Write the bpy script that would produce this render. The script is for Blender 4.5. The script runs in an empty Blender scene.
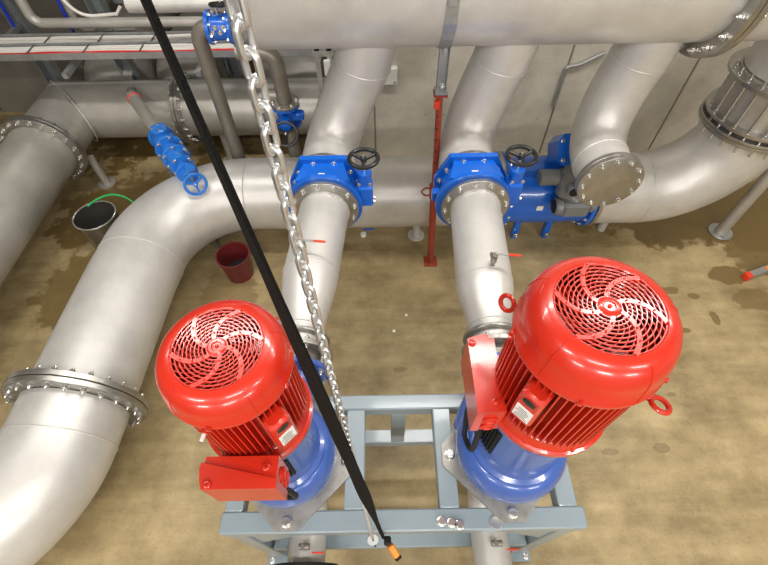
import bpy, math, random
from mathutils import Vector as V, Matrix as M
random.seed(7)
scn = bpy.context.scene
col = scn.collection
PI = math.pi
R_ = math.radians

# ------------------------------------------------------------------ materials
def mat(name, c, metal=0.0, rough=0.5, var=0.0, scale=6.0, bump=0.0, bscale=60.0, coat=0.0, c2=None, stretch=(1, 1, 1), rvar=0.0):
    m = bpy.data.materials.new(name); m.use_nodes = True
    nt = m.node_tree; b = nt.nodes['Principled BSDF']
    b.inputs['Base Color'].default_value = (*c, 1); b.inputs['Metallic'].default_value = metal
    b.inputs['Roughness'].default_value = rough
    if coat: b.inputs['Coat Weight'].default_value = coat; b.inputs['Coat Roughness'].default_value = .08
    tc = nt.nodes.new('ShaderNodeTexCoord'); mp = nt.nodes.new('ShaderNodeMapping')
    mp.inputs['Scale'].default_value = stretch
    nt.links.new(tc.outputs['Object'], mp.inputs['Vector'])
    if var or rvar:
        n = nt.nodes.new('ShaderNodeTexNoise'); n.inputs['Scale'].default_value = scale; n.inputs['Detail'].default_value = 6
        n.inputs['Roughness'].default_value = .65
        nt.links.new(mp.outputs[0], n.inputs['Vector'])
        r = nt.nodes.new('ShaderNodeValToRGB'); r.color_ramp.elements[0].position = .32; r.color_ramp.elements[1].position = .68
        lo = c2 if c2 else tuple(x * (1 - var) for x in c)
        r.color_ramp.elements[0].color = (*lo, 1); r.color_ramp.elements[1].color = (*c, 1)
        nt.links.new(n.outputs['Fac'], r.inputs['Fac']); nt.links.new(r.outputs['Color'], b.inputs['Base Color'])
        if rvar:
            mr = nt.nodes.new('ShaderNodeMapRange'); mr.inputs['To Min'].default_value = rough - rvar; mr.inputs['To Max'].default_value = rough + rvar
            nt.links.new(n.outputs['Fac'], mr.inputs['Value']); nt.links.new(mr.outputs[0], b.inputs['Roughness'])
    if bump:
        n2 = nt.nodes.new('ShaderNodeTexNoise'); n2.inputs['Scale'].default_value = bscale; n2.inputs['Detail'].default_value = 4
        nt.links.new(mp.outputs[0], n2.inputs['Vector'])
        bp = nt.nodes.new('ShaderNodeBump'); bp.inputs['Strength'].default_value = bump; bp.inputs['Distance'].default_value = .004
        nt.links.new(n2.outputs['Fac'], bp.inputs['Height']); nt.links.new(bp.outputs[0], b.inputs['Normal'])
    return m

MT = dict(
    steel=mat('stainless_pipe', (.715, .70, .68), .38, .40, .24, 2.6, .05, 25, rvar=.08),
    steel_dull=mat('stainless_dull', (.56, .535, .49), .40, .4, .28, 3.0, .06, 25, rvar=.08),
    steel_dark=mat('old_steel_pipe', (.30, .275, .24), .5, .4, .3, 5),
    weld=mat('weld_bead', (.68, .665, .64), .4, .42, .2, 30),
    flange=mat('machined_flange', (.47, .455, .43), .85, .3, .22, 14),
    bolt=mat('zinc_bolt', (.70, .70, .68), .9, .25, .1, 40),
    chain=mat('galvanised_chain', (.74, .75, .76), .85, .33, .12, 200),
    galv=mat('galvanised_steel', (.50, .515, .52), .75, .4, .25, 14),
    red=mat('red_gloss_paint', (.58, .024, .009), 0, .28, .10, 3, .05, 30, coat=.45),
    redoxide=mat('red_oxide_paint', (.36, .055, .03), 0, .5, .25, 18),
    blue=mat('pump_blue_paint', (.055, .125, .44), 0, .26, .15, 5, .08, 20, coat=.5),
    vblue=mat('valve_blue_epoxy', (.004, .13, .66), 0, .28, .12, 8, .08, 30, coat=.4),
    vblue2=mat('light_valve_blue', (.02, .20, .72), 0, .3, .1, 8, coat=.4),
    frame=mat('grey_frame_paint', (.255, .315, .355), 0, .32, .08, 4, coat=.2),
    plate=mat('pump_plate_steel', (.44, .425, .395), .6, .45, .35, 14),
    black=mat('black_rubber', (.012, .012, .013), 0, .5),
    webbing=mat('black_webbing', (.006, .006, .006), 0, .8, .2, 200, .6, 400),
    blackiron=mat('black_handwheel', (.014, .014, .015), 0, .32),
    grey=mat('grey_actuator', (.20, .21, .22), .2, .42, .15, 10),
    white=mat('label_white', (.80, .80, .78), 0, .5),
    ink=mat('label_ink', (.10, .10, .10), 0, .6),
    oval=mat('dark_badge', (.03, .035, .03), .3, .35),
    orange=mat('orange_plastic', (.85, .28, .02), 0, .4),
    redplastic=mat('red_plastic', (.72, .05, .015), 0, .4),
    pot=mat('polished_pot', (.36, .34, .31), .85, .26, .3, 4),
    rimsteel=mat('bright_rim', (.8, .8, .78), .9, .25),
    bucket=mat('maroon_bucket', (.15, .018, .018), 0, .38, .2, 8),
    green=mat('green_hose', (.01, .42, .10), 0, .4),
    hose=mat('grey_hose', (.16, .15, .12), 0, .55),
    bluehose=mat('blue_cable', (.01, .03, .45), 0, .4),
    cable=mat('pale_cable', (.72, .70, .66), 0, .5, .1, 30),
    redcable=mat('red_cable', (.65, .03, .03), 0, .5),
    dark=mat('dark_interior', (.006, .005, .005), 0, .7),
    boxgrey=mat('pale_grey_box', (.62, .63, .60), 0, .5),
    duct=mat('sheet_metal_duct', (.34, .37, .38), .6, .45, .2, 5),
)

MT['webbing'].node_tree.nodes['Principled BSDF'].inputs['Specular IOR Level'].default_value = .12
MT['black'].node_tree.nodes['Principled BSDF'].inputs['Specular IOR Level'].default_value = .25

def concrete(name, a, b, wet=None, wet_shade_spots=(), bands=0.0, scale=1.3, pores=0.0):
    m = bpy.data.materials.new(name); m.use_nodes = True
    nt = m.node_tree; N = nt.nodes; L = nt.links; bs = N['Principled BSDF']
    g = N.new('ShaderNodeNewGeometry')
    def noise(s, det=8, rough=.6, sc=(1, 1, 1)):
        mp = N.new('ShaderNodeMapping'); mp.inputs['Scale'].default_value = sc
        L.new(g.outputs['Position'], mp.inputs['Vector'])
        n = N.new('ShaderNodeTexNoise'); n.inputs['Scale'].default_value = s; n.inputs['Detail'].default_value = det; n.inputs['Roughness'].default_value = rough
        L.new(mp.outputs[0], n.inputs['Vector']); return n.outputs['Fac']
    def math_(op, x, y, clamp=False):
        q = N.new('ShaderNodeMath'); q.operation = op; q.use_clamp = clamp
        for i, v in enumerate((x, y)):
            if isinstance(v, (int, float)): q.inputs[i].default_value = v
            else: L.new(v, q.inputs[i])
        return q.outputs[0]
    def rng(v, lo, hi, o0=0., o1=1.):
        q = N.new('ShaderNodeMapRange'); q.inputs['From Min'].default_value = lo; q.inputs['From Max'].default_value = hi
        q.inputs['To Min'].default_value = o0; q.inputs['To Max'].default_value = o1; L.new(v, q.inputs['Value']); return q.outputs[0]
    def mix(f, x, y):
        q = N.new('ShaderNodeMix'); q.data_type = 'RGBA'
        L.new(f, q.inputs[0])
        for i, v in ((6, x), (7, y)):
            if isinstance(v, tuple): q.inputs[i].default_value = (*v, 1)
            else: L.new(v, q.inputs[i])
        return q.outputs[2]
    n1 = noise(scale, 9, .62); n2 = noise(scale * 5, 8, .7); n3 = noise(1.0, 5, .6, (1.0, 6.5, 1))
    f = math_('ADD', math_('MULTIPLY', n1, .48), math_('ADD', math_('MULTIPLY', n2, .24), math_('MULTIPLY', n3, .28)))
    c = mix(rng(f, .41, .585), a, b)
    # fine speckle
    n4 = noise(70, 3, .6); c = mix(rng(n4, .56, .76, 0, .55), c, tuple(x * .55 for x in a))
    if pores:
        n5 = noise(16, 4, .55); c = mix(rng(n5, .66, .74, 0, pores), c, tuple(x * .3 for x in a))
    rough = rng(f, .3, .7, .62, .46)
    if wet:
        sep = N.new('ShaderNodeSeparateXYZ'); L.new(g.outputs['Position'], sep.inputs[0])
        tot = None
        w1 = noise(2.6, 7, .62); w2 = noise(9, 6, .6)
        for (x, y, rx, ry, k) in wet_shade_spots:
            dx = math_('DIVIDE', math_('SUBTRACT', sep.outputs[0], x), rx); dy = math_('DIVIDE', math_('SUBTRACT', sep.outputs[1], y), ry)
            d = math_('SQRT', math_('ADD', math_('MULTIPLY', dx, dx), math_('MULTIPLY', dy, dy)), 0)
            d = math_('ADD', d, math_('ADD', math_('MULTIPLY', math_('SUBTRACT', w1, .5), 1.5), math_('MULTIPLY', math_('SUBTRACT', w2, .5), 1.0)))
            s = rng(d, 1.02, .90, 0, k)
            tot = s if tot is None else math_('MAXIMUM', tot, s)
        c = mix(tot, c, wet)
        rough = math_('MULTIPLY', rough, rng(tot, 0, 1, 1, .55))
    L.new(c, bs.inputs['Base Color']); L.new(rough, bs.inputs['Roughness'])
    bp = N.new('ShaderNodeBump'); bp.inputs['Strength'].default_value = .4; bp.inputs['Distance'].default_value = .006
    L.new(n2, bp.inputs['Height']); L.new(bp.outputs[0], bs.inputs['Normal'])
    return m

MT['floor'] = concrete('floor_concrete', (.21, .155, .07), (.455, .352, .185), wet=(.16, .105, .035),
    wet_shade_spots=[(3.0, 2.98, 1.25, .55, 1), (3.25, 2.45, .35, .3, .85), (2.85, 2.2, .14, .1, .9), (2.3, 2.05, .08, .04, .8), (2.95, 1.95, .16, .1, .7), (-2.3, 3.0, .75, .5, .95), (-2.6, 5.2, 1.6, 1.5, 1),
           (-2.35, 2.2, .45, .6, .75), (-1.25, 1.85, .25, .5, .5), (-1.9, 3.3, .8, .4, .8), (2.47, 1.99, .05, .03, .8), (2.55, 1.78, .035, .07, .8), (2.27, 1.68, .06, .03, .8), (2.1, 1.78, .03, .025, .7), (1.78, .82, .05, .03, .6), (1.43, .80, .06, .025, .5), (1.98, 1.18, .03, .015, .6), (.1, 1.4, .05, .02, .5)])  # narrow spot beside the header pipe: its shade painted into the colour; rest wet
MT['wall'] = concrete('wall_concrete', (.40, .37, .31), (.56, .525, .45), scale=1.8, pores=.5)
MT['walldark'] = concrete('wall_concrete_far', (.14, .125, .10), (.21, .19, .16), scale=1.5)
MT['ceil'] = concrete('ceiling_concrete', (.55, .54, .51), (.66, .65, .62))

# ------------------------------------------------------------------ mesh building
WL = {}   # world location of every object that can be a parent
def frame_to(d, up=None):
    d = V(d).normalized(); u = V(up) if up else (V((0, 0, 1)) if abs(d.z) < .95 else V((0, 1, 0)))
    x = u.cross(d).normalized(); y = d.cross(x)
    return M((x, y, d)).transposed().to_4x4()
def at(p, d=(0, 0, 1), up=None): return M.Translation(V(p)) @ frame_to(d, up)

class MB:
    def __init__(s): s.v = []; s.f = []
    def add(s, vs, fs, m=None):
        o = len(s.v); s.v += [(m @ V(p)) if m else V(p) for p in vs]; s.f += [[i + o for i in q] for q in fs]; return s
    def box(s, c, d, m=None, bev=0.0):
        x, y, z = (k / 2 for k in d)
        b = min(bev, x * .9, y * .9, z * .9)
        if b <= 0:
            vs = [(c[0] + i * x, c[1] + j * y, c[2] + k * z) for i in (-1, 1) for j in (-1, 1) for k in (-1, 1)]
            fs = [(0, 1, 3, 2), (4, 6, 7, 5), (0, 4, 5, 1), (2, 3, 7, 6), (0, 2, 6, 4), (1, 5, 7, 3)]
            return s.add(vs, fs, m)
        P = [(-x + b, -y), (x - b, -y), (x, -y + b), (x, y - b), (x - b, y), (-x + b, y), (-x, y - b), (-x, -y + b)]
        Q = [(-x + 2 * b, -y + b), (x - 2 * b, -y + b), (x - b, -y + 2 * b), (x - b, y - 2 * b), (x - 2 * b, y - b), (-x + 2 * b, y - b), (-x + b, y - 2 * b), (-x + b, -y + 2 * b)]
        if b * 2 >= min(x, y): Q = [(p[0] * (1 - b / x), p[1] * (1 - b / y)) for p in P]
        rows = [(Q, -z), (P, -z + b), (P, z - b), (Q, z)]
        vs = [(c[0] + p[0], c[1] + p[1], c[2] + h) for r, h in rows for p in r]; fs = []
        for r in range(3):
            for i in range(8):
                j = (i + 1) % 8; fs.append((r * 8 + i, r * 8 + j, r * 8 + 8 + j, r * 8 + 8 + i))
        fs.append(tuple(range(7, -1, -1))); fs.append(tuple(range(24, 32)))
        return s.add(vs, fs, m)
    def prism(s, poly, z0, z1, m=None):
        n = len(poly)
        a = sum(poly[i][0] * poly[(i + 1) % n][1] - poly[(i + 1) % n][0] * poly[i][1] for i in range(n))
        if a < 0: poly = poly[::-1]
        vs = [(p[0], p[1], z0) for p in poly] + [(p[0], p[1], z1) for p in poly]
        fs = [(i, (i + 1) % n, n + (i + 1) % n, n + i) for i in range(n)] + [tuple(range(n - 1, -1, -1)), tuple(range(n, 2 * n))]
        return s.add(vs, fs, m)
    def lathe(s, prof, m=None, n=48, cap0=True, cap1=True, a0=0, a1=2 * PI):
        vs = []; fs = []; full = abs(a1 - a0 - 2 * PI) < 1e-6; k = n if full else n + 1
        for (r, z) in prof:
            for i in range(k):
                a = a0 + (a1 - a0) * i / n; vs.append((r * math.cos(a), r * math.sin(a), z))
        for j in range(len(prof) - 1):
            for i in range(n):
                i2 = (i + 1) % k
                fs.append((j * k + i, j * k + i2, (j + 1) * k + i2, (j + 1) * k + i))
        if full:
            if cap0 and prof[0][0] > 1e-5: fs.append(tuple(range(k - 1, -1, -1)))
            if cap1 and prof[-1][0] > 1e-5: fs.append(tuple(range((len(prof) - 1) * k, len(prof) * k)))
        return s.add(vs, fs, m)
    def cyl(s, p0, p1, r, n=24, bev=0.0):
        p0, p1 = V(p0), V(p1); L = (p1 - p0).length; b = min(bev, L / 3, r / 2)
        pr = [(r, 0), (r, L)] if not b else [(r - b, 0), (r, b), (r, L - b), (r - b, L)]
        return s.lathe(pr, at(p0, p1 - p0), n)
    def ring(s, p, d, ro, ri, t, n=48, bev=.002):
        # washer/flange with a hole: from p along d by t
        pr = [(ri, 0), (ro - bev, 0), (ro, bev), (ro, t - bev), (ro - bev, t), (ri, t), (ri, 0)]
        return s.lathe(pr, at(p, d), n, False, False)
    def torus(s, p, d, R, r, n=40, k=10, sx=1.0):
        m = at(p, d); vs = []; fs = []
        for i in range(n):
            a = 2 * PI * i / n
            for j in range(k):
                b = 2 * PI * j / k; q = R + r * math.cos(b); vs.append((q * math.cos(a) * sx, q * math.sin(a), r * math.sin(b)))
        for i in range(n):
            for j in range(k):
                fs.append((i * k + j, ((i + 1) % n) * k + j, ((i + 1) % n) * k + (j + 1) % k, i * k + (j + 1) % k))
        return s.add(vs, fs, m)
    def sweep(s, pts, rad, n=20, closed=False, caps=True):
        pts = [V(p) for p in pts]; N = len(pts)
        rs = rad if isinstance(rad, (list, tuple)) else [rad] * N
        T = []
        for i in range(N):
            if closed: t = pts[(i + 1) % N] - pts[i - 1]
            else: t = pts[min(i + 1, N - 1)] - pts[max(i - 1, 0)]
            T.append(t.normalized())
        x = frame_to(T[0]).to_3x3().col[0]; rings = []
        for i in range(N):
            x = (x - T[i] * x.dot(T[i])).normalized(); y = T[i].cross(x)
            rings.append([pts[i] + (x * math.cos(2 * PI * k / n) + y * math.sin(2 * PI * k / n)) * rs[i] for k in range(n)])
        vs = [p for r in rings for p in r]; fs = []
        for i in range(N if closed else N - 1):
            j = (i + 1) % N
            for k in range(n): fs.append((i * n + k, i * n + (k + 1) % n, j * n + (k + 1) % n, j * n + k))
        if caps and not closed:
            fs.append(tuple(range(n - 1, -1, -1))); fs.append(tuple(range((N - 1) * n, N * n)))
        return s.add(vs, fs)
    def mesh(s, name, m, loc=(0, 0, 0), ang=35):
        me = bpy.data.meshes.new(name); l = V(loc)
        me.from_pydata([tuple(p - l) for p in s.v], [], s.f); me.update()
        for p in me.polygons: p.use_smooth = True
        me.set_sharp_from_angle(angle=R_(ang))
        me.materials.append(MT[m] if isinstance(m, str) else m)
        return me
    def build(s, name, m, parent=None, loc=None, ang=35):
        w = WL[parent.name] if parent else V(loc if loc else (0, 0, 0))
        o = bpy.data.objects.new(name, s.mesh(name, m, w, ang)); col.objects.link(o)
        if parent: o.parent = parent
        else: o.location = w
        WL[o.name] = w.copy(); return o

def tag(o, label, cat, group=None):
    o['label'] = label; o['category'] = cat
    if group: o['group'] = group
    return o
def thing(name, loc, label, cat, group=None):
    o = bpy.data.objects.new(name, None); o.empty_display_size = .1; col.objects.link(o); o.location = loc; WL[o.name] = V(loc)
    return tag(o, label, cat, group)
def struct(o): o['kind'] = 'structure'; return o
def place(name, me, parent, mw):
    o = bpy.data.objects.new(name, me); col.objects.link(o); o.parent = parent
    o.matrix_local = M.Translation(-WL[parent.name]) @ mw; WL[o.name] = WL[parent.name].copy(); return o
def copy_tree(o, parent=None):
    c = o.copy(); col.objects.link(c); c.parent = parent
    for ch in [x for x in o.children]: copy_tree(ch, c)
    return c

def bolt_mesh(r, h, m='bolt', stud=0.0):
    b = MB(); b.lathe([(r * 1.35, 0), (r * 1.35, h * .18), (r * 1.3, h * .2)], None, 16)
    b.prism([(r * math.cos(i * PI / 3), r * math.sin(i * PI / 3)) for i in range(6)], h * .2, h)
    if stud: b.lathe([(r * .5, h), (r * .5, h + stud), (r * .35, h + stud + r * .2)], None, 10)
    return b.mesh('bolt_mesh', m)
BOLT = {k: bolt_mesh(*k) for k in ((.020, .022, 'bolt', .014), (.016, .018, 'bolt', .012), (.012, .014, 'bolt', .008), (.008, .008, 'bolt', 0.0), (.011, .014, 'bolt', 0.0))}
B20, B16, B12, B8, B11 = list(BOLT.values())
B8R = bolt_mesh(.007, .006, 'red')
def bolts(parent, c, d, rad, n, me, a0=0.0, only=None, name='bolt'):
    m = at(c, d)
    for i in range(n):
        a = a0 + 2 * PI * i / n
        if only and not only(a): continue
        place(name, me, parent, m @ M.Translation((rad * math.cos(a), rad * math.sin(a), 0)))

def arc(c, e1, e2, r, a0, a1, n=14):
    c, e1, e2 = V(c), V(e1), V(e2)
    return [c + (e1 * math.cos(a0 + (a1 - a0) * i / n) + e2 * math.sin(a0 + (a1 - a0) * i / n)) * r for i in range(n + 1)]
def bez(p0, p1, p2, p3, n=20):
    p0, p1, p2, p3 = map(V, (p0, p1, p2, p3)); out = []
    for i in range(n + 1):
        t = i / n; u = 1 - t; out.append(p0 * u ** 3 + p1 * 3 * u * u * t + p2 * 3 * u * t * t + p3 * t ** 3)
    return out
def seam(parent, p, d, r, t=.004): return MB().torus(p, d, r, t, 48, 6).build('weld_seam', 'weld', parent)
def flange(parent, p, d, ro, ri, t, nb, bmesh_, brad, name='flange', m='flange', a0=.1, back=False):
    f = MB().ring(p, d, ro, ri, t).build(name, m, parent); d = V(d).normalized()
    if nb:
        bolts(f, V(p) + d * t, d, brad, nb, bmesh_, a0)
        if back: bolts(f, V(p), -d, brad, nb, bmesh_, -a0 if False else a0)
    return f

# ------------------------------------------------------------------ room
def slab(name, x0, x1, y0, y1, z0, z1, m):
    return struct(MB().box(((x0 + x1) / 2, (y0 + y1) / 2, (z0 + z1) / 2), (x1 - x0, y1 - y0, z1 - z0)).build(name, m))
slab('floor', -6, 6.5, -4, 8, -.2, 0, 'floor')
slab('ceiling', -6, 6.5, -4, 8, 4.7, 4.9, 'ceil')
slab('wall_right', 6.2, 6.5, -4, 8, 0, 4.7, 'wall')
slab('wall_front', -6, 6.5, -4.2, -4, 0, 4.7, 'ceil')
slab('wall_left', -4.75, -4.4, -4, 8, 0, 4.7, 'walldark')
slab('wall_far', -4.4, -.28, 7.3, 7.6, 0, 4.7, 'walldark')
wb = slab('wall_back', -.28, 6.2, 3.8, 4.3, 0, 4.7, 'wall')
for i, x in enumerate((-.06, 1.63, 2.75, 3.87)):
    struct(MB().box((x, 3.798, 2.3), (.014, .006, 4.6)).build('trim_%d' % (i + 1), MT['walldark']))

# ------------------------------------------------------------------ camera
cam = bpy.data.objects.new('camera', bpy.data.cameras.new('camera')); col.objects.link(cam)
cam.location = (0, 0, 3.0)
cam.data.sensor_width = 36; cam.data.lens = 36 * 450 / 768; cam.data.clip_start = .01
cam.rotation_mode = 'QUATERNION'
cam.rotation_quaternion = (M.Rotation(R_(36), 3, 'X') @ M.Rotation(R_(-1.0), 3, 'Z')).to_quaternion()
scn.camera = cam

# ------------------------------------------------------------------ pump frame
ZF = 1.03
fr = thing('pump_frame', (.06, .52, 0), 'grey painted steel frame carrying both red motor pumps', 'frame')
def beam(name, p0, p1, w, h, bev=.006):
    (x0, y0), (x1, y1) = p0, p1
    return MB().box(((x0 + x1) / 2, (y0 + y1) / 2, ZF - h / 2), (x1 - x0, y1 - y0, h), None, bev).build(name, 'frame', fr)
beam('beam', (-.658, .243), (.775, .322), 0, .08)
beam('beam', (-.64, .728), (.755, .797), 0, .08)
for x0, x1 in ((-.648, -.578), (-.175, -.095), (.207, .284), (.678, .752)):
    MB().box(((x0 + x1) / 2, .525, ZF - .04), (x1 - x0, .404, .0795), None, .004).build('beam', 'frame', fr)
for (x, y) in ((-.61, .283), (.725, .283), (-.605, .762), (.715, .762), (.058, .762)):
    zlo = .012 if abs(x) > .2 else .535
    l = MB().box((x, y, (ZF - .078 + zlo) / 2), (.07, .07, ZF - .078 - zlo), None, .004).build('leg', 'frame', fr)
    if abs(x) > .2:
        fp = MB().box((x, y, .008), (.15, .15, .016), None, .003).build('foot_plate', 'frame', l)
        for q in ((-.05, -.05), (.05, .05), (.05, -.05), (-.05, .05)): place('bolt', B11, l, M.Translation((x + q[0], y + q[1], .016)))
MB().box((.058, .762, .50), (1.25, .07, .07), None, .004).build('rail', 'frame', fr)
MB().box((.058, .283, .40), (1.25, .07, .07), None, .004).build('rail', 'frame', fr)
for x in (-.61, .725): MB().box((x, .522, .40), (.07, .40, .07), None, .004).build('rail', 'frame', fr)
for x, s in ((-.61, 1), (.725, -1)):   # corner gussets under the front beam
    MB().prism([(0, 0), (s * .30, 0), (s * .30, -.03), (0, -.34)], -.006, .006, M.Translation((x, .262, ZF - .08)) @ M.Rotation(PI / 2, 4, 'X')).build('gusset', 'frame', fr)
for (x, y) in ((.208, .275), (.248, .27), (.276, .262)): place('bolt', bolt_mesh(.014, .018), fr, M.Translation((x, y, ZF)))
MB().lathe([(.026, 0), (.026, .003), (.022, .004), (.018, .0025), (0, .0025)], M.Translation((.42, .268, ZF)), 24).build('stamped_washer', 'galv', fr)

# ------------------------------------------------------------------ pumps
def make_pump(px, py, rot, s, zf, zl, zt, label, vol):
    """px,py axis; rot = turn of the motor; s = motor radius; zf motor flange; zl cowl lip; zt top"""
    t = thing('vertical_pump', (px, py, ZF), label, 'pump', 'red motored vertical pumps')
    X = M.Translation((px, py, 0)); XR = X @ M.Rotation(rot, 4, 'Z')
    # base plate with bolts
    c = .042; h = .255
    pl = MB().prism([(c, -h), (h, -c), (h, c), (c, h), (-c, h), (-h, c), (-h, -c), (-c, -h)], ZF, ZF + .014, X).build('base_plate', 'plate', t)
    for a in range(4): place('bolt', bolt_mesh(.016, .02), pl, X @ M.Rotation(a * PI / 2, 4, 'Z') @ M.Translation((.223, 0, ZF + .014)))
    # volute
    v = vol; z0 = ZF + .014
    MB().lathe([(v * .80, z0), (v * .84, z0 + .02), (v * .93, z0 + .05), (v * .985, z0 + .09), (v, z0 + .135), (v * .985, z0 + .175), (v * .93, z0 + .205), (v * .87, z0 + .222), (v * .83, z0 + .226), (v * .82, z0 + .238), (v * .74, z0 + .245), (v * .70, z0 + .262)], X, 64).build('volute_casing', 'blue', t)
    nz = MB()
    nz.sweep(bez((px - v * .55, py + .06, 1.14), (px - v * .3, py + .2, 1.14), (px, py + .22, 1.14), (px, .86, 1.14), 12), [.10] * 8 + [.095] * 5, 28)
    nzo = nz.build('discharge_nozzle', 'blue', t)
    nf = MB().ring((px, .85, 1.14), (0, 1, 0), .145, .09, .022).build('discharge_flange', 'blue', t)
    bolts(nf, (px, .85, 1.14), (0, -1, 0), .12, 8, B12, .39)
    bolts(nf, (px, .872, 1.14), (0, 1, 0), .12, 8, B12, .39)
    # lantern
    zv = z0 + .25; rn = v * .70
    MB().lathe([(rn * 1.06, zv), (rn * 1.02, zv + .015), (rn, zv + .05), (rn * .98, zf - .06), (rn * 1.0, zf - .035), (s * .99, zf - .03), (s * .995, zf)], X, 56).build('lantern', 'blue', t)
    lv = MB(); L = lv
    for k in range(9):
        a = rot + R_(-58 - k * 5); m = X @ M.Rotation(a, 4, 'Z')
        L.box((rn * .995 + .003, 0, (zv + zf) / 2 - .01), (.012, .006, (zf - zv) * .55), m)
    g = lv.build('louvre', 'black', t)
    lb = MB(); lb.lathe([(rn * 1.0 + .001, (zv + zf) / 2 - .01 - (zf - zv) * .3), (rn * 1.0 + .001, (zv + zf) / 2 - .01 + (zf - zv) * .3)], X, 12, False, False, rot + R_(-101), rot + R_(-55))
    lb.build('louvre_recess', 'dark', t)
    # motor flange + gussets
    fl = MB().lathe([(s * 1.0, zf), (s * 1.03, zf + .004), (s * 1.03, zf + .022), (s * .98, zf + .026), (s * .93, zf + .06), (s * .88, zf + .065)], X, 64)
    for k in range(8):
        a = rot + k * PI / 4 + .2
        fl.prism([(s * .86, 0), (s * 1.0, 0), (s * .86, .07)], -.005, .005, X @ M.Translation((0, 0, zf + .024)) @ M.Rotation(a, 4, 'Z') @ M.Rotation(PI / 2, 4, 'X'))
    fl.build('motor_flange', 'red', t)
    # finned body
    mb = MB(); mb.lathe([(s * .76, zf + .03), (s * .76, zl + .03)], X, 64)
    nf_ = 58
    for k in range(nf_):
        a = 2 * PI * k / nf_
        mb.prism([(s * .78, -.0030), (s * .965, -.0018), (s * .965, .0018), (s * .78, .0030)], zf + .062, zl + .01, X @ M.Rotation(a, 4, 'Z'))
    mb.build('motor_body', 'red', t)
    # cowl
    H = zt - zl; g = s * .665
    pr = [(s * .98, zl), (s * 1.015, zl), (s * 1.02, zl + .004), (s * 1.02, zl + .016), (s * 1.0, zl + .02), (s * .975, zl + H * .54), (s * .955, zl + H * .66), (s * .91, zl + H * .80), (s * .84, zl + H * .92), (s * .75, zl + H * .985), (g + .003, zt), (g, zt - .003), (g, zt - .012), (s * .8, zt - .035), (s * .94, zl + H * .5), (s * .98, zl)]
    cw = MB(); cw.lathe(pr, X, 72, False, False)
    for k in range(5):
        a = rot + R_(18 + 72 * k); m = X @ M.Rotation(a, 4, 'Z')
        cw.sweep([m @ V((q[0] + .0004, 0, q[1])) for q in pr[3:10]], .0014, 6)
    cowl = cw.build('fan_cowl', 'red', t, ang=50)
    for k in range(5): place('bolt', B8R, cowl, X @ M.Rotation(rot + R_(50 + 72 * k), 4, 'Z') @ M.Translation((s * 1.02, 0, zl + .01)) @ M.Rotation(PI / 2, 4, 'Y'))
    # grille
    gr = MB(); zg = zt - .003
    nr = 10; r0 = s * .10
    for k in range(nr):
        r = r0 + (g - r0) * (k + 1) / nr - .0005
        gr.torus((px, py, zg), (0, 0, 1), r, .0021, 64, 6)
    def swirl(a, wide, n=12, ri=.10):
        pts = []
        for i in range(n + 1):
            q = i / n; r = s * ri + (g - s * ri) * q; aa = a - R_(52) * q ** 1.15
            pts.append((px + r * math.cos(aa), py + r * math.sin(aa)))
        return pts
    for k in range(30):
        if k % 5 == 0: continue
        p = swirl(2 * PI * k / 30 + rot, 0, 12, .22)
        gr.sweep([(x, y, zg - .001) for x, y in p], .0013, 6)
    gro = gr.build('fan_grille', 'red', t)
    for k in range(6):
        p = swirl(2 * PI * k / 6 + rot, 1); n = len(p); hw = .0052; sp = MB(); vs = []
        for i in range(n):
            a, b = V(p[max(i - 1, 0)]), V(p[min(i + 1, n - 1)]); d = (b - a).normalized(); nn = V((-d.y, d.x)) * hw; q = V(p[i])
            for sgn, zz in ((1, -.004), (1, .003), (-1, .003), (-1, -.004)): vs.append((q.x + nn.x * sgn, q.y + nn.y * sgn, zg + zz))
        fs = [(i * 4 + j, i * 4 + (j + 1) % 4, i * 4 + 4 + (j + 1) % 4, i * 4 + 4 + j) for i in range(n - 1) for j in range(4)] + [(0, 1, 2, 3), tuple(range(4 * n - 1, 4 * n - 5, -1))]
        sp.add(vs, fs); 
        for q in (3, 6, 9, 12): sp.lathe([(.0028, .003), (.0022, .0055), (0, .006)], M.Translation((p[q][0], p[q][1], zg)), 8)
        sp.build('spoke', 'red', gro)
    hb = MB().lathe([(s * .145, zg - .006), (s * .145, zg + .003), (s * .12, zg + .006), (s * .075, zg + .006), (s * .065, zg + .003), (s * .03, zg + .003), (s * .02, zg + .007), (0, zg + .008)], X, 28).build('grille_hub', 'red', gro)
    fan = MB(); fan.lathe([(.03, zt - .06), (.03, zt - .03), (0, zt - .028)], X, 20)
    fan.lathe([(s * .93, zl + .012), (s * .93, zl + .02), (0, zl + .02)], X, 40)
    for k in range(7): fan.box((s * .42, 0, zt - .06), (s * .72, .004, .05), X @ M.Rotation(2 * PI * k / 7, 4, 'Z'))
    fan.build('fan', 'dark', t)
    # terminal box: local frame, outward = -Y (rotated by rot), glands to +X
    zb0, zb1 = zf - .03, zf + .115
    B = XR; y0 = -s * .86; x0, x1 = (-.098, .10) if rot == 0 else (-.145, .086); y0 += 0 if rot == 0 else .02; y1 = -s * .95 - (.092 if rot == 0 else .068)
    xm = (x0 + x1) / 2
    body = MB(); body.prism([(x0, y0 - .022), (x1, y0 - .022), (x1, y1 + .02), (x0, y0 - .045)], zb0, zb1, B)
    body.box((xm, y0 - .015, (zb0 + zb1) / 2), ((x1 - x0) * .6, .06, (zb1 - zb0) * .6), B)
    bx = body.build('terminal_box', 'red', t)
    lid = MB().prism([(x0 - .008, y0 - .038), (x1 + .003, y1 + .024), (x1 + .003, y1), (x0 + .005, y1), (x0 - .003, y1 + .02), (x0 - .010, y0 - .055)], zb0 - .006, zb1 + .006, B).build('box_lid', 'red', bx)
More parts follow.
